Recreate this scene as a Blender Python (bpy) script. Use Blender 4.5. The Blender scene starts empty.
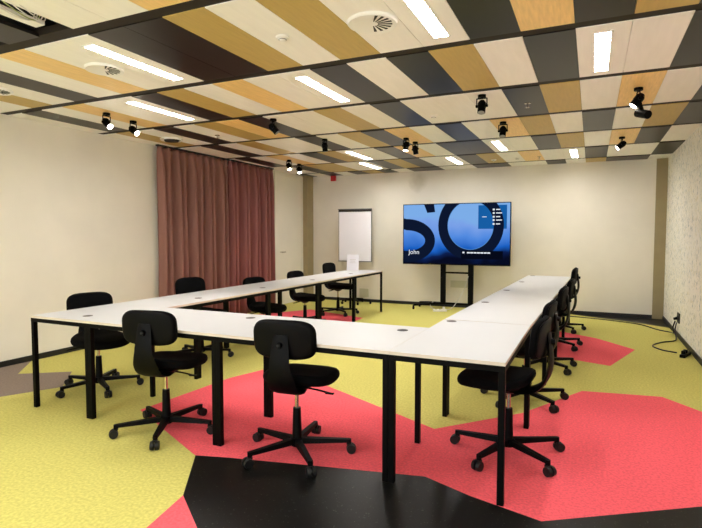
import bpy, bmesh, math, random
from mathutils import Vector, Matrix
random.seed(7)
PI = math.pi
S = bpy.context.scene
C = S.collection

# ------------------------------------------------------------------ camera, world, exposure
CAM = Vector((3.9643, -2.6222, 1.3507))
YAW, PITCH, ROLL, FPX = 0.4328, -0.0538, 0.0003, 519.894
fwd = Vector((-math.sin(YAW)*math.cos(PITCH), math.cos(YAW)*math.cos(PITCH), math.sin(PITCH)))
rgt = Vector((math.cos(YAW), math.sin(YAW), 0))
upv = rgt.cross(fwd)
rgt, upv = (rgt*math.cos(ROLL)+upv*math.sin(ROLL), upv*math.cos(ROLL)-rgt*math.sin(ROLL))
cam = bpy.data.cameras.new('camera'); cam_o = bpy.data.objects.new('camera', cam); C.objects.link(cam_o)
cam_o.matrix_world = Matrix(((rgt.x, upv.x, -fwd.x, CAM.x), (rgt.y, upv.y, -fwd.y, CAM.y), (rgt.z, upv.z, -fwd.z, CAM.z), (0, 0, 0, 1)))
cam.sensor_fit = 'HORIZONTAL'; cam.sensor_width = 36; cam.lens = 36*FPX/702; cam.shift_y = -1/702
cam.clip_start = 0.02; cam.clip_end = 60
S.camera = cam_o
S.view_settings.view_transform = 'Standard'; S.view_settings.look = 'None'
S.view_settings.gamma = 1; S.view_settings.use_curve_mapping = False
S.view_settings.exposure = 1.16
SKY = 1.7
w = bpy.data.worlds.new('world'); S.world = w; w.use_nodes = True
w.node_tree.nodes['Background'].inputs[0].default_value = (0.9, 0.95, 1, 1)
w.node_tree.nodes['Background'].inputs[1].default_value = SKY
SCR = 0.42           # screen brightness
LED = 44.0          # radiance of the ceiling LED strips
SPOT_W = 22.0       # watts of each lit spotlight

# ------------------------------------------------------------------ materials
def lin(c):
    return tuple(((x/255)/12.92 if x/255 <= .04045 else ((x/255+.055)/1.055)**2.4) for x in c)
MATS = {}
def mat(name, rgb, rough=.6, metal=0, var=.0, scale=20, bump=0, bscale=200, spec=.5, stretch=None):
    m = bpy.data.materials.new(name); m.use_nodes = True; MATS[name] = m
    nt = m.node_tree; b = nt.nodes['Principled BSDF']
    b.inputs['Roughness'].default_value = rough; b.inputs['Metallic'].default_value = metal
    b.inputs['Specular IOR Level'].default_value = spec
    c = lin(rgb)
    tc = nt.nodes.new('ShaderNodeTexCoord'); mp = nt.nodes.new('ShaderNodeMapping')
    nt.links.new(tc.outputs['Object'], mp.inputs[0])
    if stretch: mp.inputs['Scale'].default_value = stretch
    nz = nt.nodes.new('ShaderNodeTexNoise'); nz.inputs['Scale'].default_value = scale; nz.inputs['Detail'].default_value = 4
    nt.links.new(mp.outputs[0], nz.inputs[0])
    rp = nt.nodes.new('ShaderNodeValToRGB')
    rp.color_ramp.elements[0].position = .3; rp.color_ramp.elements[1].position = .7
    rp.color_ramp.elements[0].color = tuple(max(0, x*(1-var)) for x in c)+(1,)
    rp.color_ramp.elements[1].color = tuple(min(1, x*(1+var)) for x in c)+(1,)
    nt.links.new(nz.outputs[0], rp.inputs[0]); nt.links.new(rp.outputs[0], b.inputs['Base Color'])
    if bump:
        n2 = nt.nodes.new('ShaderNodeTexNoise'); n2.inputs['Scale'].default_value = bscale
        nt.links.new(mp.outputs[0], n2.inputs[0])
        bp = nt.nodes.new('ShaderNodeBump'); bp.inputs['Strength'].default_value = bump; bp.inputs['Distance'].default_value = .004
        nt.links.new(n2.outputs[0], bp.inputs['Height']); nt.links.new(bp.outputs[0], b.inputs['Normal'])
    return m
def emit(name, rgb, strength):
    m = bpy.data.materials.new(name); m.use_nodes = True; MATS[name] = m
    nt = m.node_tree; nt.nodes.remove(nt.nodes['Principled BSDF'])
    e = nt.nodes.new('ShaderNodeEmission'); e.inputs[0].default_value = lin(rgb)+(1,); e.inputs[1].default_value = strength
    nt.links.new(e.outputs[0], nt.nodes['Material Output'].inputs[0])
    return m
def flecks(m, layers, scl):
    """sprinkle small coloured flecks over a material: layers = [(rgb, scale, threshold, seed)]"""
    nt = m.node_tree; b = nt.nodes['Principled BSDF']
    src = b.inputs['Base Color'].links[0].from_socket
    tc = nt.nodes.new('ShaderNodeTexCoord')
    for rgb, sc, th, seed in layers:
        mp = nt.nodes.new('ShaderNodeMapping'); mp.inputs['Scale'].default_value = scl
        mp.inputs['Location'].default_value = (seed, seed*1.7, seed*.6)
        nt.links.new(tc.outputs['Object'], mp.inputs[0])
        v = nt.nodes.new('ShaderNodeTexNoise'); v.inputs['Scale'].default_value = sc; v.inputs['Detail'].default_value = 1
        nt.links.new(mp.outputs[0], v.inputs[0])
        r = nt.nodes.new('ShaderNodeValToRGB'); r.color_ramp.elements[0].position = th; r.color_ramp.elements[1].position = th+.03
        nt.links.new(v.outputs[0], r.inputs[0])
        mx = nt.nodes.new('ShaderNodeMix'); mx.data_type = 'RGBA'
        nt.links.new(r.outputs[0], mx.inputs[0]); nt.links.new(src, mx.inputs[6]); mx.inputs[7].default_value = lin(rgb)+(1,)
        src = mx.outputs[2]
    nt.links.new(src, b.inputs['Base Color'])

mat('wall_paint', (234, 227, 213), .75, var=.03, scale=2.5, bump=.05, bscale=90)
mat('wall_flecked', (240, 236, 224), .8, var=.03, scale=4, bump=.1, bscale=120)
flecks(MATS['wall_flecked'], [((176, 182, 180), 40, .64, 1.3), ((206, 196, 150), 36, .66, 5.1), ((150, 158, 162), 44, .68, 9.7)], (1, 1, .4))
mat('column_paint', (154, 139, 104), .7, var=.05, scale=6)
mat('door_paint', (230, 224, 208), .45, var=.02, scale=3)
mat('baseboard_black', (18, 17, 17), .5, var=.1)
mat('carpet_chartreuse', (200, 192, 108), .95, var=.16, scale=60, bump=.2, bscale=600, spec=.1)
mat('carpet_red', (241, 97, 107), .95, var=.16, scale=70, bump=.2, bscale=600, spec=.1)
mat('carpet_taupe', (140, 124, 112), .9, var=.12, scale=60, bump=.3, bscale=420, spec=.1)
mat('lino_black', (15, 14, 13), .36, var=.25, scale=30, spec=.16)
flecks(MATS['lino_black'], [((60, 64, 54), 70, .71, 2.1), ((44, 50, 46), 50, .71, 7.3)], (1, 1, 1))
mat('panel_W', (246, 243, 236), .45, var=.03, scale=5, stretch=(4, .5, 1))
mat('panel_G', (190, 162, 90), .45, var=.07, scale=7, stretch=(6, .6, 1))
mat('panel_O', (242, 204, 130), .42, var=.10, scale=8, stretch=(7, .7, 1))
mat('panel_D', (30, 27, 25), .33, var=.10, scale=6, spec=.22, stretch=(6, .6, 1))
mat('rail_dark', (44, 38, 32), .6, var=.1, spec=.15)
mat('plenum_black', (8, 8, 8), .9)
mat('table_white', (196, 196, 197), .42, var=.015, scale=3)
mat('table_edge', (214, 202, 186), .6, var=.05)
mat('metal_black', (3, 3, 3), .5, var=.1, spec=.08)
mat('plastic_black', (3, 3, 4), .5, var=.1, bump=.05, bscale=300, spec=.1)
mat('fabric_black', (4, 4, 5), .9, var=.2, scale=200, bump=.2, bscale=900, spec=.1)
mat('chrome', (205, 200, 190), .2, metal=1)
mat('caster_grey', (24, 24, 24), .45, spec=.25)
mat('grommet_grey', (92, 84, 76), .5)
mat('grommet_dark', (40, 40, 40), .5)
mat('white_plastic', (238, 236, 230), .4)
mat('paper_white', (240, 238, 244), .8)
mat('board_grey', (120, 118, 116), .4, metal=.4)
mat('slot_dark', (26, 25, 24), .6)
mat('curtain_rose', (138, 94, 82), .7, var=.10, scale=9, bump=.1, bscale=500, stretch=(1, 1, .15))
mat('curtain_red', (138, 84, 78), .7, var=.10, scale=9, bump=.1, bscale=500, stretch=(1, 1, .15))
mat('alarm_red', (196, 34, 40), .4)
mat('box_sage', (206, 202, 176), .6)
mat('cable_grey', (210, 206, 200), .5)
mat('wire_green', (170, 180, 110), .5)
mat('cable_black', (16, 16, 16), .5)
mat('lens_off', (150, 150, 150), .2)
emit('led', (255, 253, 250), LED)
emit('lens_lit', (255, 246, 230), 14)
emit('scr_letter', (14, 24, 48), SCR); emit('scr_white', (240, 246, 255), SCR)
emit('scr_menu', (24, 96, 168), SCR); emit('scr_bar', (6, 10, 26), SCR); emit('scr_glow', (92, 150, 216), SCR)

# ------------------------------------------------------------------ mesh helpers
class MB:
    def __init__(s): s.bm = bmesh.new()
    def box(s, c, d, rot=None):
        M = Matrix.Translation(Vector(c)) @ (rot.to_4x4() if rot else Matrix()) @ Matrix.Diagonal((d[0], d[1], d[2], 1))
        bmesh.ops.create_cube(s.bm, size=1, matrix=M); return s
    def bbox(s, a, b):
        return s.box([(a[i]+b[i])/2 for i in range(3)], [abs(b[i]-a[i]) for i in range(3)])
    def cyl(s, p0, p1, r0, r1=None, seg=16):
        p0, p1 = Vector(p0), Vector(p1); d = p1-p0; r1 = r0 if r1 is None else r1
        q = Vector((0, 0, 1)).rotation_difference(d.normalized())
        M = Matrix.Translation((p0+p1)/2) @ q.to_matrix().to_4x4()
        bmesh.ops.create_cone(s.bm, cap_ends=True, segments=seg, radius1=r0, radius2=r1, depth=d.length, matrix=M); return s
    def prism(s, pts, z0, z1):
        a = [s.bm.verts.new((x, y, z0)) for x, y in pts]; b = [s.bm.verts.new((x, y, z1)) for x, y in pts]
        s.bm.faces.new(a[::-1]); s.bm.faces.new(b)
        for i in range(len(pts)):
            j = (i+1) % len(pts); s.bm.faces.new((a[i], a[j], b[j], b[i]))
        bmesh.ops.recalc_face_normals(s.bm, faces=s.bm.faces[:]); return s
    def rings(s, rings, cap=True):
        vs = [[s.bm.verts.new(p) for p in r] for r in rings]
        n = len(vs[0])
        for a, b in zip(vs[:-1], vs[1:]):
            for i in range(n):
                j = (i+1) % n; s.bm.faces.new((a[i], a[j], b[j], b[i]))
        if cap:
            s.bm.faces.new(vs[0][::-1]); s.bm.faces.new(vs[-1])
        return s
    def tube(s, path, r, seg=8):
        P = [Vector(p) for p in path]; rr = []
        for i, p in enumerate(P):
            t = (P[min(i+1, len(P)-1)]-P[max(i-1, 0)]).normalized()
            q = Vector((0, 0, 1)).rotation_difference(t)
            rr.append([p+q @ Vector((math.cos(2*PI*k/seg)*r, math.sin(2*PI*k/seg)*r, 0)) for k in range(seg)])
        return s.rings(rr)
    def build(s, name, m, parent=None, smooth=False, bevel=0, link=True):
        if bevel:
            bmesh.ops.bevel(s.bm, geom=s.bm.edges[:], offset=bevel, segments=2, affect='EDGES', profile=.5)
        bmesh.ops.recalc_face_normals(s.bm, faces=s.bm.faces[:])
        me = bpy.data.meshes.new(name); s.bm.to_mesh(me); s.bm.free()
        if m: me.materials.append(MATS[m])
        if smooth:
            for p in me.polygons: p.use_smooth = True
            try: me.set_sharp_from_angle(angle=math.radians(40))
            except Exception: pass
        o = bpy.data.objects.new(name, me); C.objects.link(o)
        if parent: o.parent = parent
        return o
def tag(o, label=None, cat=None, group=None, kind=None):
    if label: o['label'] = label
    if cat: o['category'] = cat
    if group: o['group'] = group
    if kind: o['kind'] = kind
    return o
def struct(o): o['kind'] = 'structure'; return o
def thing(name, label, cat, loc=(0, 0, 0), rz=0, group=None):
    o = bpy.data.objects.new(name, None); C.objects.link(o); o.empty_display_size = .1
    o.location = loc; o.rotation_euler = (0, 0, rz)
    return tag(o, label, cat, group)
def clone(o, parent=None):
    c = o.copy(); C.objects.link(c); c.parent = parent
    for ch in [x for x in o.children]: clone(ch, c)
    return c
def superell(w, d, e, n=36):
    out = []
    for i in range(n):
        t = 2*PI*i/n; c, s_ = math.cos(t), math.sin(t)
        out.append((math.copysign(abs(c)**(2/e), c)*w/2, math.copysign(abs(s_)**(2/e), s_)*d/2))
    return out
def smooth_path(pts, n=6):
    P = [Vector(p) for p in pts]; P = [P[0]*2-P[1]]+P+[P[-1]*2-P[-2]]; out = []
    for i in range(1, len(P)-2):
        for k in range(n):
            t = k/n; a, b, c, d = P[i-1:i+3]
            out.append(.5*((2*b)+(c-a)*t+(2*a-5*b+4*c-d)*t*t+(3*b-a-3*c+d)*t**3))
    out.append(P[-2]); return out

# ------------------------------------------------------------------ room shell
XL, XR, YB, YF, ZC = -1.476, 5.037, 7.013, -4.25, 2.568
ZT = 2.75
floor = struct(MB().bbox((XL-.12, YF-.12, -.1), (XR+.12, YB+.12, 0)).build('floor', 'carpet_chartreuse'))
def inlay(name, m, pts): return MB().prism(pts, -.002, .0015).build(name, m, floor)
RED_A = [(.83, .28), (.89, 1.3), (1.0, 1.67), (1.12, 1.91), (1.84, 1.46), (3.0, .85), (3.52, 1.45), (3.92, 2.25), (4.53, 2.35), (XR, 1.7), (XR, .75), (4.48, .39), (3.78, -.08), (3.42, .02), (3.15, .13), (2.52, -.01), (2.0, -.13), (1.79, -.19)]
inlay('carpet_inlay', 'carpet_red', RED_A)
inlay('lino_inlay', 'lino_black', [(1.79, -.19), (2.0, -.13), (2.52, -.01), (3.15, .13), (3.42, .02), (3.78, -.08), (4.48, .39), (XR, .75), (XR, -1.6), (3.4, -1.6), (2.07, -.6)])
inlay('carpet_inlay', 'carpet_red', [(2.07, -.6), (3.4, -1.6), (2.3, -1.75)])
inlay('carpet_inlay', 'carpet_red', [(-1.3, 2.9), (-1.04, 2.59), (-.72, 2.59), (-.3, 3.3), (.63, 4.67), (.61, 5.1), (-.64, 5.58), (-1.2, 4.6)])
inlay('carpet_inlay', 'carpet_red', [(4.46, 4.29), (4.06, 4.84), (3.57, 5.2), (3.0, 5.0), (3.1, 3.8), (3.56, 3.55), (4.17, 3.32)])
inlay('carpet_inlay', 'carpet_taupe', [(XL, .62), (XL, .96), (-1.07, .55), (-.67, .83), (-.28, .44), (-.49, .03), (-1.0, -.9), (XL, -1.0)])
inlay('lino_inlay', 'lino_black', [(3.6, YB), (3.74, 6.92), (4.46, 6.55), (XR, 6.14), (XR, YB)])

wall_left = struct(MB().bbox((XL-.12, YF, 0), (XL, YB, ZT)).build('wall_left', 'wall_paint'))
wall_right = struct(MB().bbox((XR, YF, 0), (XR+.12, YB, ZT)).build('wall_right', 'wall_flecked'))
m = MATS['wall_paint'].copy(); m.name = 'wall_paint_dark_patch'; MATS['wall_dark_patch'] = m
nt = m.node_tree; b_ = nt.nodes['Principled BSDF']; src = b_.inputs['Base Color'].links[0].from_socket   # a soft darker patch just below the ceiling
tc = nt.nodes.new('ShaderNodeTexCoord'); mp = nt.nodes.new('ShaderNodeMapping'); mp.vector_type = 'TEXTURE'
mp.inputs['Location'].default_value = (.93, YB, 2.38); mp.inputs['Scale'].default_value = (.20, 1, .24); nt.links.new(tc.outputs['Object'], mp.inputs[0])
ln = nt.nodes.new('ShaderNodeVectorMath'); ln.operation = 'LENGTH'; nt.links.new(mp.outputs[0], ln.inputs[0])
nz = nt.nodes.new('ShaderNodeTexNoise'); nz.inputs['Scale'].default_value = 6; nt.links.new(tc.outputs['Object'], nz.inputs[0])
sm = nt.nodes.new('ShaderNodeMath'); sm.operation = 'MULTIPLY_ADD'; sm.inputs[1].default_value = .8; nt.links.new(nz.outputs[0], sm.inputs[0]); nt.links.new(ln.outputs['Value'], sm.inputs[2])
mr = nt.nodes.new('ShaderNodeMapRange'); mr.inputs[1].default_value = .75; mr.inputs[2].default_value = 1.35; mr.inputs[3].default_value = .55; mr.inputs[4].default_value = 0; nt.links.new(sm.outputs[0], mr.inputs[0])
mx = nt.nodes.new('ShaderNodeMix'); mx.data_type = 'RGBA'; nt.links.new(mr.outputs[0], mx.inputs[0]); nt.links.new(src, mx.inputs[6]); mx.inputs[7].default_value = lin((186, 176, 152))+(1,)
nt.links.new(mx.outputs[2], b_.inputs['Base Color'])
wall_back = struct(MB().bbox((XL-.12, YB, 0), (XR+.12, YB+.12, ZT)).build('wall_back', 'wall_dark_patch'))
m = MB()   # unseen wall behind the camera, large windows added to brighten the ceiling
WZ0, WZ1, WX = .25, 2.40, [-1.1, .35, 1.8, 3.25, 4.7]
m.bbox((XL-.12, YF-.12, 0), (XR+.12, YF, WZ0)).bbox((XL-.12, YF-.12, WZ1), (XR+.12, YF, ZT))
m.bbox((XL-.12, YF-.12, WZ0), (WX[0], YF, WZ1)).bbox((WX[-1], YF-.12, WZ0), (XR+.12, YF, WZ1))
wall_front = struct(m.build('wall_front', 'wall_paint'))
for i in range(4):
    a, b = WX[i], WX[i+1]; m = MB()
    m.bbox((a, YF-.1, WZ0), (a+.04, YF-.03, WZ1)).bbox((b-.04, YF-.1, WZ0), (b, YF-.03, WZ1)).bbox((a+.04, YF-.1, WZ0), (b-.04, YF-.03, WZ0+.05)).bbox((a+.04, YF-.1, WZ1-.05), (b-.04, YF-.03, WZ1))
    struct(m.build('added_window_%d' % (i+1), 'white_plastic'))
struct(MB().bbox((XL, YF, 0), (XL+.012, 5.70, .06)).build('baseboard_left', 'baseboard_black'))
struct(MB().bbox((XR-.012, YF, 0), (XR, YB-.012, .06)).build('baseboard_right', 'baseboard_black'))
struct(MB().bbox((XL+.116, YB-.012, 0), (XR-.157, YB, .06)).build('baseboard_back', 'baseboard_black'))
struct(MB().bbox((XL, 6.75, 0), (XL+.115, YB, ZC)).build('trim_1', 'column_paint'))
struct(MB().bbox((XR-.156, YB-.03, 0), (XR, YB, ZC-.005)).build('trim_2', 'column_paint'))
d = struct(MB().bbox((XL, 5.76, 0), (XL+.006, 6.70, 2.50)).build('door_1', 'door_paint'))
for a, b in (((XL, 5.70, 0), (XL+.018, 5.76, 2.55)), ((XL, 6.69, 0), (XL+.018, 6.75, 2.55)), ((XL, 5.76, 2.49), (XL+.018, 6.69, 2.55))):
    MB().bbox(a, b).build('door_frame', 'door_paint', d)
h = MB().cyl((XL+.006, 5.90, 1.02), (XL+.05, 5.90, 1.02), .012).cyl((XL+.045, 5.90, 1.02), (XL+.045, 6.02, 1.02), .009).build('door_handle', 'chrome', d, True)
h['label'] = 'metal lever handle'

# ceiling: dark slab, rails across, laminate strips between them
ceiling = struct(MB().bbox((XL-.12, YF-.12, ZT), (XR+.12, YB+.12, ZT+.08)).build('ceiling', 'plenum_black'))
BAND = [YF, -3.82, -2.68, -1.54, -.405, .745, 1.885, 3.035, 4.175, 5.335, 6.5, YB]
for yb in BAND[1:-1]:
    MB().bbox((XL, yb-.055, ZC+.006), (XR, yb+.055, ZC+.05)).build('ceiling_rail', 'rail_dark', ceiling)
ROWS = {-4: 'WGWDWGODWWGWDWWWDGWOWD', -3: 'WWDWGWWDWGDOWDWOGWDWGD', -2: 'WDWOWWDGWOWWDWDGWDWWDW', -1: 'WDWGWD.D.WWOWGDWDWGWDW', 0: 'WWGWDWOWWDDGWGWWDODGDW', 1: 'WDWOWWDGWOWWDWDGWDWWDW', 2: 'WGWDWGODWWGWDWWWDGWOWD',
        3: 'WWDWGWWDWGDOWDWOGWDWGD', 4: 'WDWOWDGWWDOWDDWWDGWODW', 5: 'WWDGGWWDGDWWDGWOWWDWWD', 6: 'DWDWDGDWDDWWDDWWDWGDDW'}
PANEL = {}
def panel(x0, x1, y0, y1, code, up=0):
    key = (round(x1-x0, 3), round(y1-y0, 3), code)
    if key not in PANEL:
        o = MB().bbox((-(x1-x0)/2, -(y1-y0)/2, 0), ((x1-x0)/2, (y1-y0)/2, .022)).build('ceiling_panel', 'panel_'+code, ceiling)
        PANEL[key] = o.data
    else:
        o = bpy.data.objects.new('ceiling_panel', PANEL[key]); C.objects.link(o); o.parent = ceiling
    o.location = ((x0+x1)/2, (y0+y1)/2, ZC+up)
for r, row in ROWS.items():
    i = r+4; y0, y1 = BAND[i]+(.05 if i else 0), BAND[i+1]-(.05 if i < 10 else 0)
    for j, code in enumerate(row):
        x0 = 3.85+.3*(j-18); x1 = x0+.3
        x0, x1 = max(x0, XL), min(x1, XR)
        if code != '.': panel(x0+.0015, x1-.0015, y0, y1, code)
panel(.94, 1.02, -1.48, -.54, 'W', .012)

# ------------------------------------------------------------------ ceiling fixtures
def strip_x(k): return 3.85+.3*k+.15
def row_y(r): return (BAND[r+4]+BAND[r+5])/2
lp = thing('ceiling_light', 'x', 'light')
MB().bbox((-.056, -.412, -.004), (.056, -.40, 0)).bbox((-.056, .40, -.004), (.056, .412, 0)).bbox((-.056, -.40, -.004), (-.044, .40, 0)).bbox((.044, -.40, -.004), (.056, .40, 0)).build('light_frame', 'white_plastic', lp)
MB().bbox((-.044, -.40, -.003), (.044, .40, 0)).build('light_diffuser', 'led', lp)
m = MB()
for k in range(15): m.bbox((-.044, -.35+.05*k-.0025, -.009), (.044, -.35+.05*k+.0025, -.0035))
m.bbox((-.0025, -.40, -.009), (.0025, .40, -.0035))
m.build('louvre', 'white_plastic', lp)['kind'] = 'stuff'
LIGHTS = [(0, -10, 'LED strip light in the cream ceiling panel beside the wide dark bay'),
          (0, -3, 'LED strip light in the cream ceiling panel beside the largest round air diffuser'),
          (1, 0, 'LED strip light in the wide pale ceiling panel next to the flecked wall side'),
          (1, -7, 'LED strip light over the crossing table row, beside a single dark ceiling strip'),
          (1, -13, 'LED strip light in the ceiling panel beside two black spotlights near the plain wall'),
          (4, -4, 'LED strip light in the ceiling panel behind the spotlight in front of the screen'),
          (4, -11, 'LED strip light in the ceiling panel beside a gold strip near the flipchart'),
          (5, -1, 'LED strip light in the last ceiling row, closest to the flecked wall corner'),
          (5, -7, 'LED strip light in the last ceiling row, above the big screen'),
          (5, -12, 'LED strip light in the last ceiling row, above the flipchart'),
          (-2, -3, None), (-2, -10, None), (-3, 0, None), (-3, -7, None), (-3, -13, None)]
for i, (r, k, lab) in enumerate(LIGHTS):
    o = lp if i == 0 else clone(lp)
    o.location = (strip_x(k), row_y(r), ZC)
    tag(o, lab or 'LED strip light in the ceiling behind the crossing table row', 'light', 'ceiling LED strip lights')

def diffuser(x, y, r, label, turn, core=False):
    t = thing('air_diffuser', label, 'air vent', (x, y, ZC), turn, 'round ceiling air diffusers')
    n = 40
    prof = [(r, 0), (r, -.010), (r*.95, -.018), (r*.82, -.012), (.001, -.012)]
    m = MB(); m.rings([[(a*math.cos(2*PI*i/n), a*math.sin(2*PI*i/n), z) for i in range(n)] for a, z in prof])
    m.build('plate', 'white_plastic', t, True)
    if core: MB().cyl((0, 0, -.03), (0, 0, -.012), r*.6, r*.66, 28).build('core', 'slot_dark', t, True)
    for k in range(9):
        a = math.radians(-80+k*20); p = lambda rr, w_: (rr*math.cos(a)-w_*math.sin(a), rr*math.sin(a)+w_*math.cos(a))
        MB().prism([p(r*.22, -.002*r/.13), p(r*.78, -.008*r/.13), p(r*.78, .008*r/.13), p(r*.22, .002*r/.13)], -.0135, -.011).build('slot', 'slot_dark', t)
    return t
diffuser(2.8, .19, .145, 'large white round air diffuser with dark radial slots in cream panel', .4)
diffuser(.70, .14, .135, 'white round air diffuser overlapping the pale wood ceiling strip', .8)
diffuser(-.92, 2.50, .14, 'round air diffuser with a dark core near the curtain corner', .9, True)
diffuser(-.60, .17, .11, 'round air diffuser in the ceiling near the plain wall', .7)

def detector(x, y, label):
    t = thing('smoke_detector', label, 'detector', (x, y, ZC), 0, 'ceiling smoke detectors')
    n = 24
    m = MB(); m.rings([[(a*math.cos(2*PI*i/n), a*math.sin(2*PI*i/n), z) for i in range(n)] for a, z in [(.042, 0), (.042, -.008), (.03, -.013)]]); m.build('base', 'white_plastic', t, True)
    m = MB(); m.rings([[(a*math.cos(2*PI*i/n), a*math.sin(2*PI*i/n), z) for i in range(n)] for a, z in [(.024, -.013), (.02, -.022), (.008, -.025)]]); m.build('cap', 'white_plastic', t, True)
    MB().cyl((0, 0, -.019), (0, 0, -.016), .0245).build('slot', 'grommet_grey', t)
detector(2.21, .17, 'white smoke detector on the cream strip between two gold strips')
detector(2.47, 2.63, 'white smoke detector on the wide cream panel in front of the screen')
detector(2.5, 6.05, 'white detector on the gold strip near the top of the screen')
detector(2.87, 6.02, 'white detector on the cream strip beside the last pale wood strip')
def sprinkler(x, y, label):
    t = thing('sprinkler', label, 'sprinkler', (x, y, ZC), 0, 'ceiling sprinklers')
    MB().cyl((0, 0, -.006), (0, 0, 0), .03).build('collar', 'chrome', t, True)
    MB().cyl((0, 0, -.04), (0, 0, -.006), .009).build('stem', 'chrome', t, True)
    m = MB()
    for k in range(6): m.box((.014*math.cos(k*PI/3), .014*math.sin(k*PI/3), -.042), (.022, .007, .002), Matrix.Rotation(k*PI/3, 3, 'Z'))
    m.build('deflector', 'chrome', t)
sprinkler(3.40, 2.48, 'chrome sprinkler on the dark strip beside the wide cream panel')
sprinkler(-.21, 2.52, 'chrome sprinkler on the cream strip above the curtain end')
sprinkler(3.2, 6.0, 'chrome sprinkler on the last cream strip near the back wall')

def spot(x, y, aim, lit, label, drop=.075, L=.115, r=.034, double=False):
    """track spotlight: mount, U yoke, tilted can, lens"""
    t = thing('spotlight', label, 'spotlight', (x, y, ZC), 0, 'black ceiling spotlights')
    a = Vector(aim).normalized()
    side = a.cross(Vector((0, 0, 1))).normalized()
    MB().cyl((0, 0, -.022), (0, 0, 0), .035).build('mount', 'metal_black', t, True)
    c = Vector((0, 0, -drop-.02))
    m = MB(); 
    for s_ in (-1, 1):
        m.cyl(side*s_*(r+.01)+Vector((0, 0, -.03)), c+side*s_*(r+.01), .005, seg=8)
    m.cyl(side*-(r+.012)+Vector((0, 0, -.03)), side*(r+.012)+Vector((0, 0, -.03)), .005, seg=8)
    m.cyl((0, 0, -.03), (0, 0, -.018), .012, seg=10)
    for s_ in (-1, 1): m.cyl(c+side*s_*(r-.004), c+side*s_*(r+.018), .012, seg=10)
    m.build('yoke', 'metal_black', t, True)
    b0, b1 = c-a*L*.45, c+a*L*.55
    m = MB(); m.cyl(b0, b0+a*.02, r*.6, r*.98, 20).cyl(b0+a*.02, b1, r, r, 20)
    for k in range(3): m.cyl(b0+a*(.03+.014*k), b0+a*(.036+.014*k), r*1.1, r*1.1, 20)
    can = m.build('lamp_can', 'metal_black', t, True)
    MB().cyl(b1-a*.002, b1+a*.003, r*.86, r*.86, 20).build('lens', 'lens_lit' if lit else 'lens_off', can)
    if double:
        c2 = c+Vector((.03, -.05, -.13)); a2 = Vector((.5, -.75, -.3)).normalized()
        MB().cyl(c2-a2*.06, c2+a2*.07, r, r, 20).build('second_can', 'metal_black', t, True)
        MB().cyl(c+Vector((0, 0, 0)), c2, .02, seg=10).build('connector', 'metal_black', t, True)
    if lit:
        l = bpy.data.lights.new('spot_beam', 'SPOT'); l.energy = SPOT_W; l.color = (1, .9, .76); l.spot_size = 1.1; l.spot_blend = .6; l.shadow_soft_size = .03
        lo = bpy.data.objects.new('spot_beam', l); C.objects.link(lo); lo.parent = t
        lo.location = b1+a*.012; lo.rotation_euler = a.to_track_quat('-Z', 'Y').to_euler()
spot(-.47, 1.14, (.7, 0, -.65), True, 'lit black spotlight with looped yoke on pale wood strip near the plain wall')
spot(-.52, 1.52, (.8, .05, -.6), True, 'lit black spotlight tilted beside a looped one near the plain wall')
spot(.9, 2.06, (.5, .2, -.6), False, 'black spotlight hanging on the dark strip beside a bright LED panel')
spot(.86, 3.3, (.05, .1, -.9), False, 'black spotlight on the dark strip in the middle ceiling row')
spot(-.53, 4.7, (.3, -.25, -.8), True, 'lit black spotlight above the curtain end, one of a pair')
spot(-.62, 5.18, (.3, -.3, -.8), True, 'lit black spotlight near the door, one of a pair')
spot(1.82, 3.67, (-.05, -.15, -.9), True, 'lit black spotlight under the pinkish strip before the screen, its lens facing down')
spot(1.84, 3.98, (.1, .25, -.9), False, 'black spotlight paired behind the lit one before the screen')
spot(3.07, 2.03, (0, -.3, -.9), False, 'black twin-eared spotlight on the wide cream panel')
spot(3.07, 3.22, (0, -.3, -.9), False, 'black twin-eared spotlight on the pale wood strip')
spot(4.29, 2.35, (-.55, -.1, -.75), True, 'long double-headed black spotlight on the pale wood strip by the flecked wall', double=True)
spot(4.28, 4.72, (-.75, -.1, -.6), True, 'lit black spotlight on the pale wood strip near the back corner')

# loose wires in the open ceiling bay
for i in range(5):
    x = 1.03+.02*i
    pts = smooth_path([(x+.10, -1.15+.03*i, ZC+.12), (x+.09, -1.0+.03*i, ZC+.03), (x+.06, -.85+.03*i, ZC-.012-.004*(i % 2)), (x+.01, -.70+.02*i, ZC-.008), (x-.03+.01*i, -.60, ZC+.03), (x-.03+.01*i, -.57, ZC+.14)])
    tag(MB().tube(pts, .0032, 6).build('loose_wire', ['white_plastic', 'cable_grey', 'wire_green'][i % 3], None, True), ['loose white wire', 'loose grey wire', 'loose greenish wire'][i % 3]+' hanging out of the open ceiling bay', 'wire', 'loose wires in the open ceiling bay')

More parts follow.
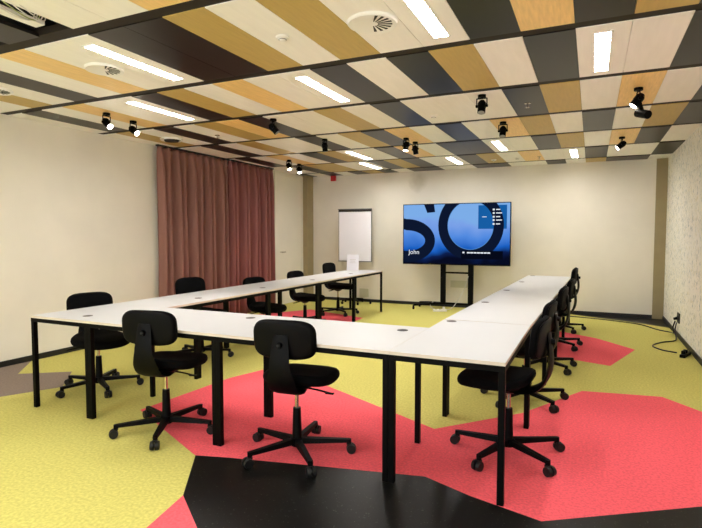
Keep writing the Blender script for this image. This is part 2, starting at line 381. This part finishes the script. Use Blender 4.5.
# ------------------------------------------------------------------ curtain
def curtain(y0, y1, m, label, seed):
    rnd = random.Random(seed); n = int((y1-y0)*110); zs = [.015, .3, 1.0, 1.7, 2.2, 2.42, 2.5, 2.545]
    ph = [rnd.uniform(-.5, .5) for _ in range(60)]
    bm = bmesh.new(); grid = []
    for z in zs:
        row = []
        amp = .062 if z < 2.3 else (.048 if z < 2.45 else .03)
        for i in range(n+1):
            y = y0+(y1-y0)*i/n; q = (y-y0)/.155
            f = ph[int(q) % 60]*(1-(q % 1))+ph[(int(q)+1) % 60]*(q % 1)
            s_ = math.sin(2*PI*q+f*2.2)
            s_ = .75*math.copysign(abs(s_)**.7, s_)+.35*math.sin(PI*q+f)*(1 if z < 2.4 else .3)
            x = XL+.105+amp*1.15*s_*(1+.35*f)+.012*f*(1-z/2.5)
            row.append(bm.verts.new((x, y+.012*math.sin(z*2+f*5), z)))
        grid.append(row)
    for a, b in zip(grid[:-1], grid[1:]):
        for i in range(n): bm.faces.new((a[i], a[i+1], b[i+1], b[i]))
    me = bpy.data.meshes.new('curtain'); bm.to_mesh(me); bm.free(); me.materials.append(MATS[m])
    for p in me.polygons: p.use_smooth = True
    o = bpy.data.objects.new('curtain', me); C.objects.link(o)
    md = o.modifiers.new('thick', 'SOLIDIFY'); md.thickness = .003
    return tag(o, label, 'curtain', 'pleated curtains')
curtain(2.72, 4.22, 'curtain_rose', 'pleated dusty-rose curtain hanging beside the plain wall', 3)
curtain(4.23, 5.48, 'curtain_red', 'pleated rose-red curtain hanging beside the door', 8)
tag(MB().bbox((XL+.08, 2.70, ZC-.02), (XL+.13, 5.50, ZC)).build('curtain_track', 'slot_dark'), 'dark curtain track on the ceiling above the rose curtains', 'curtain track')

# ------------------------------------------------------------------ tables
ZTOP = .725
def table(name_label, x0, x1, y0, y1, org, rz, gx, gy, gm, inset=(0, 0, 0, 0)):
    """top x0..x1,y0..y1 in row coordinates; inset: frame set back from each edge (x0,x1,y0,y1)"""
    cx, cy = (x0+x1)/2, (y0+y1)/2
    R2 = Matrix.Rotation(rz, 2); p = R2 @ Vector((cx, cy))
    t = thing('meeting_table', name_label, 'table', (org[0]+p.x, org[1]+p.y, 0), rz, 'white meeting tables in a U')
    hx, hy = (x1-x0)/2-.0004, (y1-y0)/2-.0004
    top = MB().bbox((-hx, -hy, ZTOP-.018), (hx, hy, ZTOP)).build('tabletop', 'table_white', t)
    top.data.materials.append(MATS['table_edge'])
    for pl in top.data.polygons:
        if abs(pl.normal.z) < .3: pl.material_index = 1
    a, b, c, e = -hx+inset[0], hx-inset[1], -hy+inset[2], hy-inset[3]
    m = MB(); zt = ZTOP-.0185; zb = zt-.03; w_ = .02
    m.bbox((a, c, zb), (b, c+w_, zt)); m.bbox((a, e-w_, zb), (b, e, zt)); m.bbox((a, c+w_, zb), (a+w_, e-w_, zt)); m.bbox((b-w_, c+w_, zb), (b, e-w_, zt))
    m.build('frame', 'metal_black', t)
    for lx in (a, b-.033):
        for ly in (c, e-.033):
            MB().bbox((lx, ly, 0), (lx+.033, ly+.033, zb)).build('leg', 'metal_black', t, False, .002)
    if gm:
        g = MB().cyl((gx-cx, gy-cy, ZTOP-.002), (gx-cx, gy-cy, ZTOP+.0025), .038, .035, 24).build('cable_grommet', gm, t, True)
        MB().box((gx-cx+.008, gy-cy, ZTOP+.0027), (.03, .014, .0012)).build('cable_slot', 'slot_dark', g)
ORD = ['first', 'second', 'third', 'fourth', 'fifth']
for i in range(5):
    y0 = -.02+1.18*i
    lab = ['white table with black legs at the corner nearest the plain wall', 'white table second from the corner in the curtain-side row', 'white table in the middle of the curtain-side row', 'white table second from the free end of the curtain-side row', 'white table at the free end of the curtain-side row, leaflet holder on it'][i]
    table(lab, .015, .645, y0, y0+1.18, (0, 0), 0, .44, [.15, 1.4, 2.51, 3.72, 5.0][i], 'grommet_grey')
for i in range(2):
    x0 = .645+1.169*i
    table(['white table of the crossing row, joined to the curtain-side corner', 'white table of the crossing row, joined to the row by the flecked wall'][i], x0, x0+1.169, -.02, .76, (0, 0), 0, [1.64, 2.85][i], .60, ['grommet_grey', 'grommet_dark'][i], (0, 0, 0, .17))
RZ = -.022
for i in range(5):
    y0 = -.02+1.172*i
    lab = ['white table with black legs at the outer corner near the large red carpet', 'white table second from the corner in the row by the flecked wall', 'white table in the middle of the row by the flecked wall', 'white table second from the free end in the row by the flecked wall', 'white table at the free end of the row by the flecked wall'][i]
    org, rz_ = ((2.984, 0), 0) if i == 0 else ((2.984, 1.166), RZ)
    y0 = y0 if i == 0 else 1.172*(i-1)+.002
    table(lab, 0, .612, y0, y0+1.172, org, rz_, .07, y0+1.172-.06, 'grommet_grey')

# ------------------------------------------------------------------ chairs
def cushion(w_, d_, t_, e, f, n=40):
    """padded slab with rounded rim; f maps (x,y,z) to final place"""
    prof = [(.02, 0), (.5, 0), (.86, .0), (.95, .10), (.99, .3), (1, .5), (.985, .75), (.94, .92), (.85, .99), (.5, 1.04), (.02, 1.05)]
    out = superell(w_, d_, e, n)
    m = MB(); m.rings([[f(x*s_, y*s_, t_*h_) for x, y in out] for s_, h_ in prof]); return m
chair0 = thing('office_chair', 'x', 'chair')
MB().cyl((0, 0, .055), (0, 0, .105), .038, .042, 20).cyl((0, 0, .10), (0, 0, .29), .030, .024, 20).build('column', 'plastic_black', chair0, True)
def arm_mesh():
    m = MB(); rr = []
    for k in range(6):
        t = k/5; r_ = .02+.305*t; hw = .024-.008*t; z = .088-.006*t; hh = .019-.008*t
        rr.append([(r_, -hw, z-hh), (r_, hw, z-hh), (r_, hw*.8, z+hh*.8), (r_, -hw*.8, z+hh*.8)])
    m.rings(rr); m.cyl((.32, 0, .055), (.32, 0, .09), .015, .015, 14); return m
def caster_mesh():
    m = MB()
    for s_ in (-1, 1):
        m.cyl((.335, s_*.006, .030), (.335, s_*.026, .030), .030, .027, 18)
    m.cyl((.335, -.006, .03), (.335, .006, .03), .012, .012, 10)
    m.box((.325, 0, .056), (.03, .03, .012)); return m
arm0 = arm_mesh().build('base_arm', 'plastic_black', chair0, True)
cas0 = caster_mesh().build('caster', 'caster_grey', arm0, True)
arms = [arm0]
for k in range(1, 5):
    c_ = clone(arm0, chair0); arms.append(c_)
MB().cyl((0, 0, .18), (0, 0, .43), .0125, .0125, 16).build('gas_lift', 'chrome', chair0, True)
# under-seat mechanism
m = MB(); m.rings([[(x*a, y*a-.0, z) for x, y in superell(1, 1, 3, 20)] for a, z in ((.06, .385), (.09, .395), (.20, .43), (.26, .448))])
m.build('mechanism', 'plastic_black', chair0, True)
m = MB(); m.tube(smooth_path([(.05, .0, .42), (.14, -.01, .415), (.20, -.02, .409), (.23, -.03, .407)]), .006); m.box((.225, -.028, .407), (.05, .02, .008)); m.build('lever', 'plastic_black', chair0, True)
cushion(.46, .46, .066, 2.5, lambda x, y, z: (x, y+.078, .44+z+.03*max(0, -(y)/.21)**3 - .018*max(0, y/.21)**3)).build('seat', 'fabric_black', chair0, True)
# spine: curved plastic strip from under the seat up to the backrest
sp = smooth_path([(0, -.02, .415), (0, -.10, .415), (0, -.175, .445), (0, -.222, .51), (0, -.24, .60), (0, -.232, .70), (0, -.222, .78)], 4)
rr = []
for i, p in enumerate(sp):
    t = (sp[min(i+1, len(sp)-1)]-sp[max(i-1, 0)]).normalized(); nrm = Vector((0, -t.z, t.y)); u = i/(len(sp)-1)
    hw = .075+.02*math.sin(PI*min(1, u*1.5))-.03*max(0, u-.5)*2; th = .012
    rr.append([p+Vector((-hw, 0, 0))+nrm*th*.4, p+Vector((-hw*.6, 0, 0))-nrm*th, p+Vector((hw*.6, 0, 0))-nrm*th, p+Vector((hw, 0, 0))+nrm*th*.4, p+Vector((hw*.6, 0, 0))+nrm*th, p+Vector((-hw*.6, 0, 0))+nrm*th])
m = MB(); m.rings(rr); m.build('spine', 'plastic_black', chair0, True)
BK = lambda x, y, z: (x, -.215+z+1.35*x*x*.55-.10*(y)+.25*y*y, .748+y)
back = cushion(.395, .235, .042, 3.8, lambda x, y, z: BK(x, y, z)).build('backrest', 'fabric_black', chair0, True)
cushion(.38, .22, .014, 3.8, lambda x, y, z: BK(x, y, z-.010)).build('back_shell', 'plastic_black', back, True)
k0 = MB().cyl((-.0, -.262, .725), (-.0, -.23, .725), .017, .02, 16).build('adjust_knob', 'plastic_black', back, True)
MB().cyl((0, -.264, .725), (0, -.261, .725), .006, .009, 12).build('knob_cap', 'caster_grey', chair0, True)
UPPER = ('gas_lift', 'mechanism', 'lever', 'seat', 'spine', 'backrest', 'knob_cap')
CH = [  # x, y, rz, world angle of one star arm, lift, label
    (1.325, .05, .20, 14, 0, 'black office chair at the crossing row, half on chartreuse and half on red carpet'),
    (2.34, .10, .12, 26, 0, 'black office chair at the crossing row, two casters on the black lino'),
    (3.525, .64, PI/2-.08, 32, 0, 'black office chair tucked under the corner table, standing on the large red carpet'),
    (.055, .55, -PI/2-.34, 44, -.03, 'black office chair at the corner table facing away from the plain wall'),
    (.05, 1.88, -PI/2-.18, 20, .01, 'black office chair pushed in before the near edge of the curtain'),
    (.05, 3.10, -PI/2-.18, 60, -.075, 'low black office chair in front of the middle of the curtain'),
    (.05, 4.19, -PI/2-.10, 10, -.06, 'low black office chair in front of the door end of the curtain'),
    (.05, 5.32, -PI/2-.06, 30, .01, 'black office chair at the free table end beside the flipchart'),
    (3.495, 1.78, PI/2-.08, 28, -.035, 'black office chair second from the corner in the row by the flecked wall'),
    (3.535, 2.97, PI/2-.06, 30, -.025, 'black office chair at the middle table of the row by the flecked wall'),
    (3.57, 4.12, PI/2-.06, 29, -.035, 'black office chair at the fourth table in the row by the flecked wall'),
    (3.575, 5.32, PI/2-.04, 18, .03, 'tall-set black office chair at the free table end by the flecked wall')]
for i, (x, y, rz, ang, lift, lab) in enumerate(CH):
    o = chair0 if i == 0 else clone(chair0)
    o.location = (x, y, 0); o.rotation_euler = (0, 0, rz)
    tag(o, lab, 'chair', 'black office chairs around the tables'); n = 0
    for ch in o.children:
        nm = ch.name.split('.')[0]
        if nm == 'base_arm':
            ch.rotation_euler = (0, 0, math.radians(ang+72*n)-rz); n += 1
        elif nm in UPPER: ch.location = (0, 0, lift)

# ------------------------------------------------------------------ screen on its stand
YS = 6.56
tv = thing('television', 'large wide television showing dark letters on blue', 'television', (1.75, YS, 0))
X0, X1, Z0, Z1 = -.965, .965, .815, 1.915
MB().bbox((X0, 0, Z0), (X1, .045, Z1)).build('housing', 'plastic_black', tv, False, .004)
MB().bbox((X0+.3, .045, Z0+.15), (X1-.3, .075, Z1-.25)).build('rear_cover', 'plastic_black', tv)
sx0, sx1, sz0, sz1 = X0+.013, X1-.013, Z0+.02, Z1-.013
m = bpy.data.materials.new('screen_blue'); m.use_nodes = True; nt = m.node_tree; nt.nodes.remove(nt.nodes['Principled BSDF'])
em = nt.nodes.new('ShaderNodeEmission'); nt.links.new(em.outputs[0], nt.nodes['Material Output'].inputs[0])
tc = nt.nodes.new('ShaderNodeTexCoord'); sp_ = nt.nodes.new('ShaderNodeSeparateXYZ'); nt.links.new(tc.outputs['Object'], sp_.inputs[0])
mr = nt.nodes.new('ShaderNodeMapRange'); mr.inputs[1].default_value = sz0; mr.inputs[2].default_value = sz1; nt.links.new(sp_.outputs[2], mr.inputs[0])
nz = nt.nodes.new('ShaderNodeTexNoise'); nz.inputs['Scale'].default_value = 1.6; nt.links.new(tc.outputs['Object'], nz.inputs[0])
ad = nt.nodes.new('ShaderNodeMath'); ad.operation = 'MULTIPLY_ADD'; ad.inputs[1].default_value = .5; nt.links.new(nz.outputs[0], ad.inputs[0]); nt.links.new(mr.outputs[0], ad.inputs[2])
rp = nt.nodes.new('ShaderNodeValToRGB'); cr = rp.color_ramp
cr.elements[0].position = .28; cr.elements[0].color = lin((8, 12, 34))+(1,)
cr.elements[1].position = 1.0; cr.elements[1].color = lin((128, 178, 238))+(1,)
for pos, col in ((.38, (14, 32, 80)), (.50, (28, 98, 198)), (.72, (84, 142, 230)), (.92, (126, 166, 238))):
    e = cr.elements.new(pos); e.color = lin(col)+(1,)
nt.links.new(ad.outputs[0], rp.inputs[0]); nt.links.new(rp.outputs[0], em.inputs[0]); em.inputs[1].default_value = SCR
MATS['screen_blue'] = m
scr = MB().bbox((sx0, -.0015, sz0), (sx1, .001, sz1)).build('display', 'screen_blue', tv)
def scr_pt(x, y):   # picture zoom coordinates to screen plane
    return (sx0+(x-18)/650*(sx1-sx0), sz1-(y-58)/370*(sz1-sz0))
def scr_mesh(name, polys, m_, off):
    bm = bmesh.new()
    for pl in polys:
        bm.faces.new([bm.verts.new((scr_pt(*p)[0], off, scr_pt(*p)[1])) for p in pl])
    for co, no in (((sx0, 0, 0), (-1, 0, 0)), ((sx1, 0, 0), (1, 0, 0)), ((0, 0, sz0), (0, 0, -1)), ((0, 0, sz1), (0, 0, 1))):
        bmesh.ops.bisect_plane(bm, geom=bm.verts[:]+bm.edges[:]+bm.faces[:], plane_co=co, plane_no=no, clear_outer=True)
    me = bpy.data.meshes.new(name); bm.to_mesh(me); bm.free(); me.materials.append(MATS[m_])
    o = bpy.data.objects.new(name, me); C.objects.link(o); o.parent = scr; return o
def ring(cx, cy, ox, oy, ix, iy, a0=0, a1=2*PI, n=48):
    out = []
    for k in range(n):
        a, b = a0+(a1-a0)*k/n, a0+(a1-a0)*(k+1)/n
        out.append([(cx+ox*math.cos(a), cy+oy*math.sin(a)), (cx+ox*math.cos(b), cy+oy*math.sin(b)), (cx+ix*math.cos(b), cy+iy*math.sin(b)), (cx+ix*math.cos(a), cy+iy*math.sin(a))])
    return out
scr_mesh('letter_glow', ring(438, 190, 139, 150, 135, 146), 'scr_glow', -.0022)
scr_mesh('letter_o', ring(438, 190, 196, 211, 138, 149), 'scr_letter', -.0026)
scr_mesh('letter_s', ring(38, 285, 184, 138, 121, 66, -PI*.5, PI*.5)+[[(10, 140), (38, 147), (38, 219), (10, 208)], [(10, 349), (38, 351), (38, 423), (10, 423)]], 'scr_letter', -.0026)
scr_mesh('letter_tip', [[(150, 55), (214, 55), (222, 106), (172, 110)]], 'scr_letter', -.0026)
scr_mesh('menu_panel', [[(485, 70), (650, 70), (650, 212), (485, 212)]], 'scr_menu', -.0024)
scr_mesh('caption_bar', [[(385, 345), (630, 345), (630, 396), (385, 396)]], 'scr_bar', -.0030)
rects = []
for k, y in enumerate((97, 118, 140, 160, 183)):
    rects += [[(569, y-5), (580, y-5), (580, y+5), (569, y+5)], [(588, y-3), (612+(k % 2)*10, y-3), (612+(k % 2)*10, y+3), (588, y+3)]]
rects += [[(508, 138), (534, 138), (534, 142), (508, 142)], [(393, 351), (405, 351), (405, 361), (393, 361)]]
for k in range(7): rects.append([(420+k*20, 353), (437+k*20, 353), (437+k*20, 361), (420+k*20, 361)])
scr_mesh('menu_text', rects, 'scr_white', -.0034)
fc = bpy.data.curves.new('caption', 'FONT'); fc.body = 'John'; fc.size = .115
fo = bpy.data.objects.new('caption', fc); C.objects.link(fo)
bpy.context.view_layer.update()
me = bpy.data.meshes.new_from_object(fo.evaluated_get(bpy.context.evaluated_depsgraph_get()))
bpy.data.objects.remove(fo); me.materials.clear(); me.materials.append(MATS['scr_white'])
to = bpy.data.objects.new('caption_text', me); C.objects.link(to); to.parent = scr
px, pz = scr_pt(52, 370); to.location = (px, -.0034, pz); to.rotation_euler = (PI/2, 0, 0)

st = thing('screen_stand', 'black wheeled floor stand with two columns holding the television', 'stand', (1.79, YS, 0))
for x in (-.265, .235): MB().bbox((x-.045, .08, .09), (x+.045, .14, 1.6)).build('column', 'metal_black', st, False, .003)
for z in (.12, .68): MB().bbox((-.22, .09, z-.025), (.19, .13, z+.005)).build('crossbar', 'metal_black', st)
MB().bbox((-.5, .077, 1.25), (.5, .082, 1.35)).build('bracket', 'metal_black', st)
for x, e in ((-.265, -.74), (.235, .72)):
    for yy in (-.16, .22):
        m = MB(); m.tube(smooth_path([(x, .11, .105), ((x+e)/2, .11+(yy-.11)*.5, .10), (e, yy, .085)]), .022, 8)
        f = m.build('foot', 'metal_black', st, True)
        m = MB(); m.cyl((e-.012, yy, .03), (e+.012, yy, .03), .03, .03, 16).box((e, yy, .066), (.03, .03, .02)); m.build('caster', 'plastic_black', f, True)
tag(MB().tube(smooth_path([(1.99, 6.63, .62), (1.93, 6.6, .40), (1.80, 6.57, .15), (1.70, 6.53, .03), (1.55, 6.5, .012)]), .007).build('screen_cable', 'cable_grey', None, True), 'pale cable running down between the stand columns', 'cable')
tag(MB().tube(smooth_path([(1.36, 6.60, .14), (1.32, 6.55, .07), (1.40, 6.48, .02), (1.52, 6.46, .012), (1.62, 6.44, .012)]), .007).build('floor_cable', 'cable_grey', None, True), 'pale cable curling off the stand foot onto the carpet', 'cable')
t = thing('power_block', 'white power strip on the carpet at the foot of the screen stand', 'power strip', (1.56, 6.33, 0), .5)
MB().box((0, 0, .022), (.24, .06, .04)).build('body', 'white_plastic', t, False, .005)
for k in (-.07, 0, .07): MB().cyl((k, 0, .042), (k, 0, .044), .018).build('socket', 'grommet_grey', t)
MB().box((.07, 0, .062), (.04, .04, .036)).build('plug', 'white_plastic', t, False, .004)

# ------------------------------------------------------------------ flipchart
fl = thing('flipchart', 'white flipchart on a wheeled base by the back wall', 'flipchart', (-.235, 6.66, 0))
tilt = Matrix.Rotation(-.06, 3, 'X')
bd = MB().box((0, 0, 1.34), (.71, .018, 1.02)).build('board', 'board_grey', fl, False, .003)
MB().box((.0, -.014, 1.325), (.68, .008, .96)).build('paper_pad', 'paper_white', fl)
MB().box((0, -.016, 1.828), (.70, .03, .045)).build('clamp', 'slot_dark', fl, False, .004)
MB().box((0, -.022, 1.855), (.72, .024, .014)).build('top_rail', 'board_grey', fl)
MB().box((0, -.02, .835), (.71, .05, .012)).build('pen_tray', 'board_grey', fl)
MB().cyl((0, .03, .09), (0, .03, 1.3), .018).build('column', 'metal_black', fl, True)
for k in range(5):
    a = k*2*PI/5+.2; p = Vector((.30*math.cos(a), .03+.26*math.sin(a), .07))
    f = MB().cyl((0, .03, .10), p, .018, .013, 10).build('base_arm', 'metal_black', fl, True)
    MB().cyl(p+Vector((-.012, 0, -.042)), p+Vector((.012, 0, -.042)), .028, .028, 14).cyl(p-Vector((0, 0, .03)), p, .008, seg=8).build('caster', 'plastic_black', f, True)

t = thing('leaflet_holder', 'white printed sheet in a clear stand on the free table end', 'leaflet holder', (.21, 5.58, ZTOP), .1)
MB().box((0, 0, .004), (.20, .08, .006)).build('foot', 'white_plastic', t)
MB().box((0, .0, .145), (.215, .005, .28), Matrix.Rotation(-.08, 3, 'X')).build('sheet', 'paper_white', t)
m = MB()
for k in range(4): m.box((0, -.0042, .20-.028*k), (.11-.02*(k % 2), .0012, .006), Matrix.Rotation(-.08, 3, 'X'))
for o_ in [m.build('print', 'cable_grey', t)]: pass

# ------------------------------------------------------------------ wall fittings, cables
t = thing('fire_alarm', 'small red fire alarm sounder high on the back wall', 'alarm', (-.875, YB, 2.46))
MB().box((0, -.025, .05), (.11, .05, .11)).build('body', 'alarm_red', t, False, .008)
MB().cyl((0, -.05, .05), (0, -.062, .05), .035, .03, 18).build('horn', 'alarm_red', t, True)
def wallbox(x, z, w_, h_, label):
    t = thing('wall_outlet', label, 'outlet', (x, YB, z), 0, 'outlets on the back wall')
    MB().box((0, -.012, h_/2), (w_, .024, h_)).build('plate', 'box_sage', t, False, .004)
    for s_ in (-.25, .25): MB().cyl((s_*w_, -.0245, h_/2), (s_*w_, -.027, h_/2), .028, .028, 16).build('socket', 'box_sage', t)
wallbox(-.19, .10, .20, .17, 'pale sage wall outlet near the floor beside the flipchart')
wallbox(1.74, .37, .32, .13, 'pale sage wall outlet behind the screen stand columns')
t = thing('wall_socket', 'black double socket with plugs on the flecked wall', 'socket', (XR, 5.36, .20))
MB().box((-.008, 0, .06), (.016, .16, .13)).build('plate', 'slot_dark', t, False, .003)
for s_ in (-.04, .04):
    MB().cyl((-.016, s_, .06), (-.02, s_, .06), .03).build('socket', 'metal_black', t, True)
MB().cyl((-.02, .04, .05), (-.06, .04, .04), .022, .015, 12).build('plug', 'plastic_black', t, True)
tag(MB().tube(smooth_path([(5.0, 5.42, .21), (4.98, 5.44, .12), (5.0, 5.5, .04), (4.98, 5.72, .008), (4.84, 5.88, .008), (4.66, 6.24, .008), (4.35, 6.45, .008), (3.95, 6.6, .008), (3.6, 6.68, .008)]), .008).build('floor_cable', 'cable_black', None, True), 'black cable running along the floor from socket toward the table end', 'cable')
tag(MB().tube(smooth_path([(5.0, 5.30, .21), (4.985, 5.28, .10), (4.99, 5.2, .02), (4.95, 5.05, .008), (4.79, 4.87, .008), (4.67, 4.60, .008), (4.74, 4.38, .008), (4.88, 4.28, .008)]), .008).build('floor_cable', 'cable_black', None, True), 'black cable looping on the chartreuse carpet from socket to power strip', 'cable')
t = thing('power_strip', 'black power strip on the carpet by the flecked wall', 'power strip', (4.945, 4.15, 0), 1.2)
MB().box((0, 0, .02), (.26, .055, .036)).build('body', 'plastic_black', t, False, .005)
for k in (-.08, 0, .08): MB().cyl((k, 0, .038), (k, 0, .040), .018).build('socket', 'slot_dark', t)
for k in (-.08, 0): MB().box((k, 0, .058), (.04, .04, .035)).build('plug', 'plastic_black', t, False, .004)
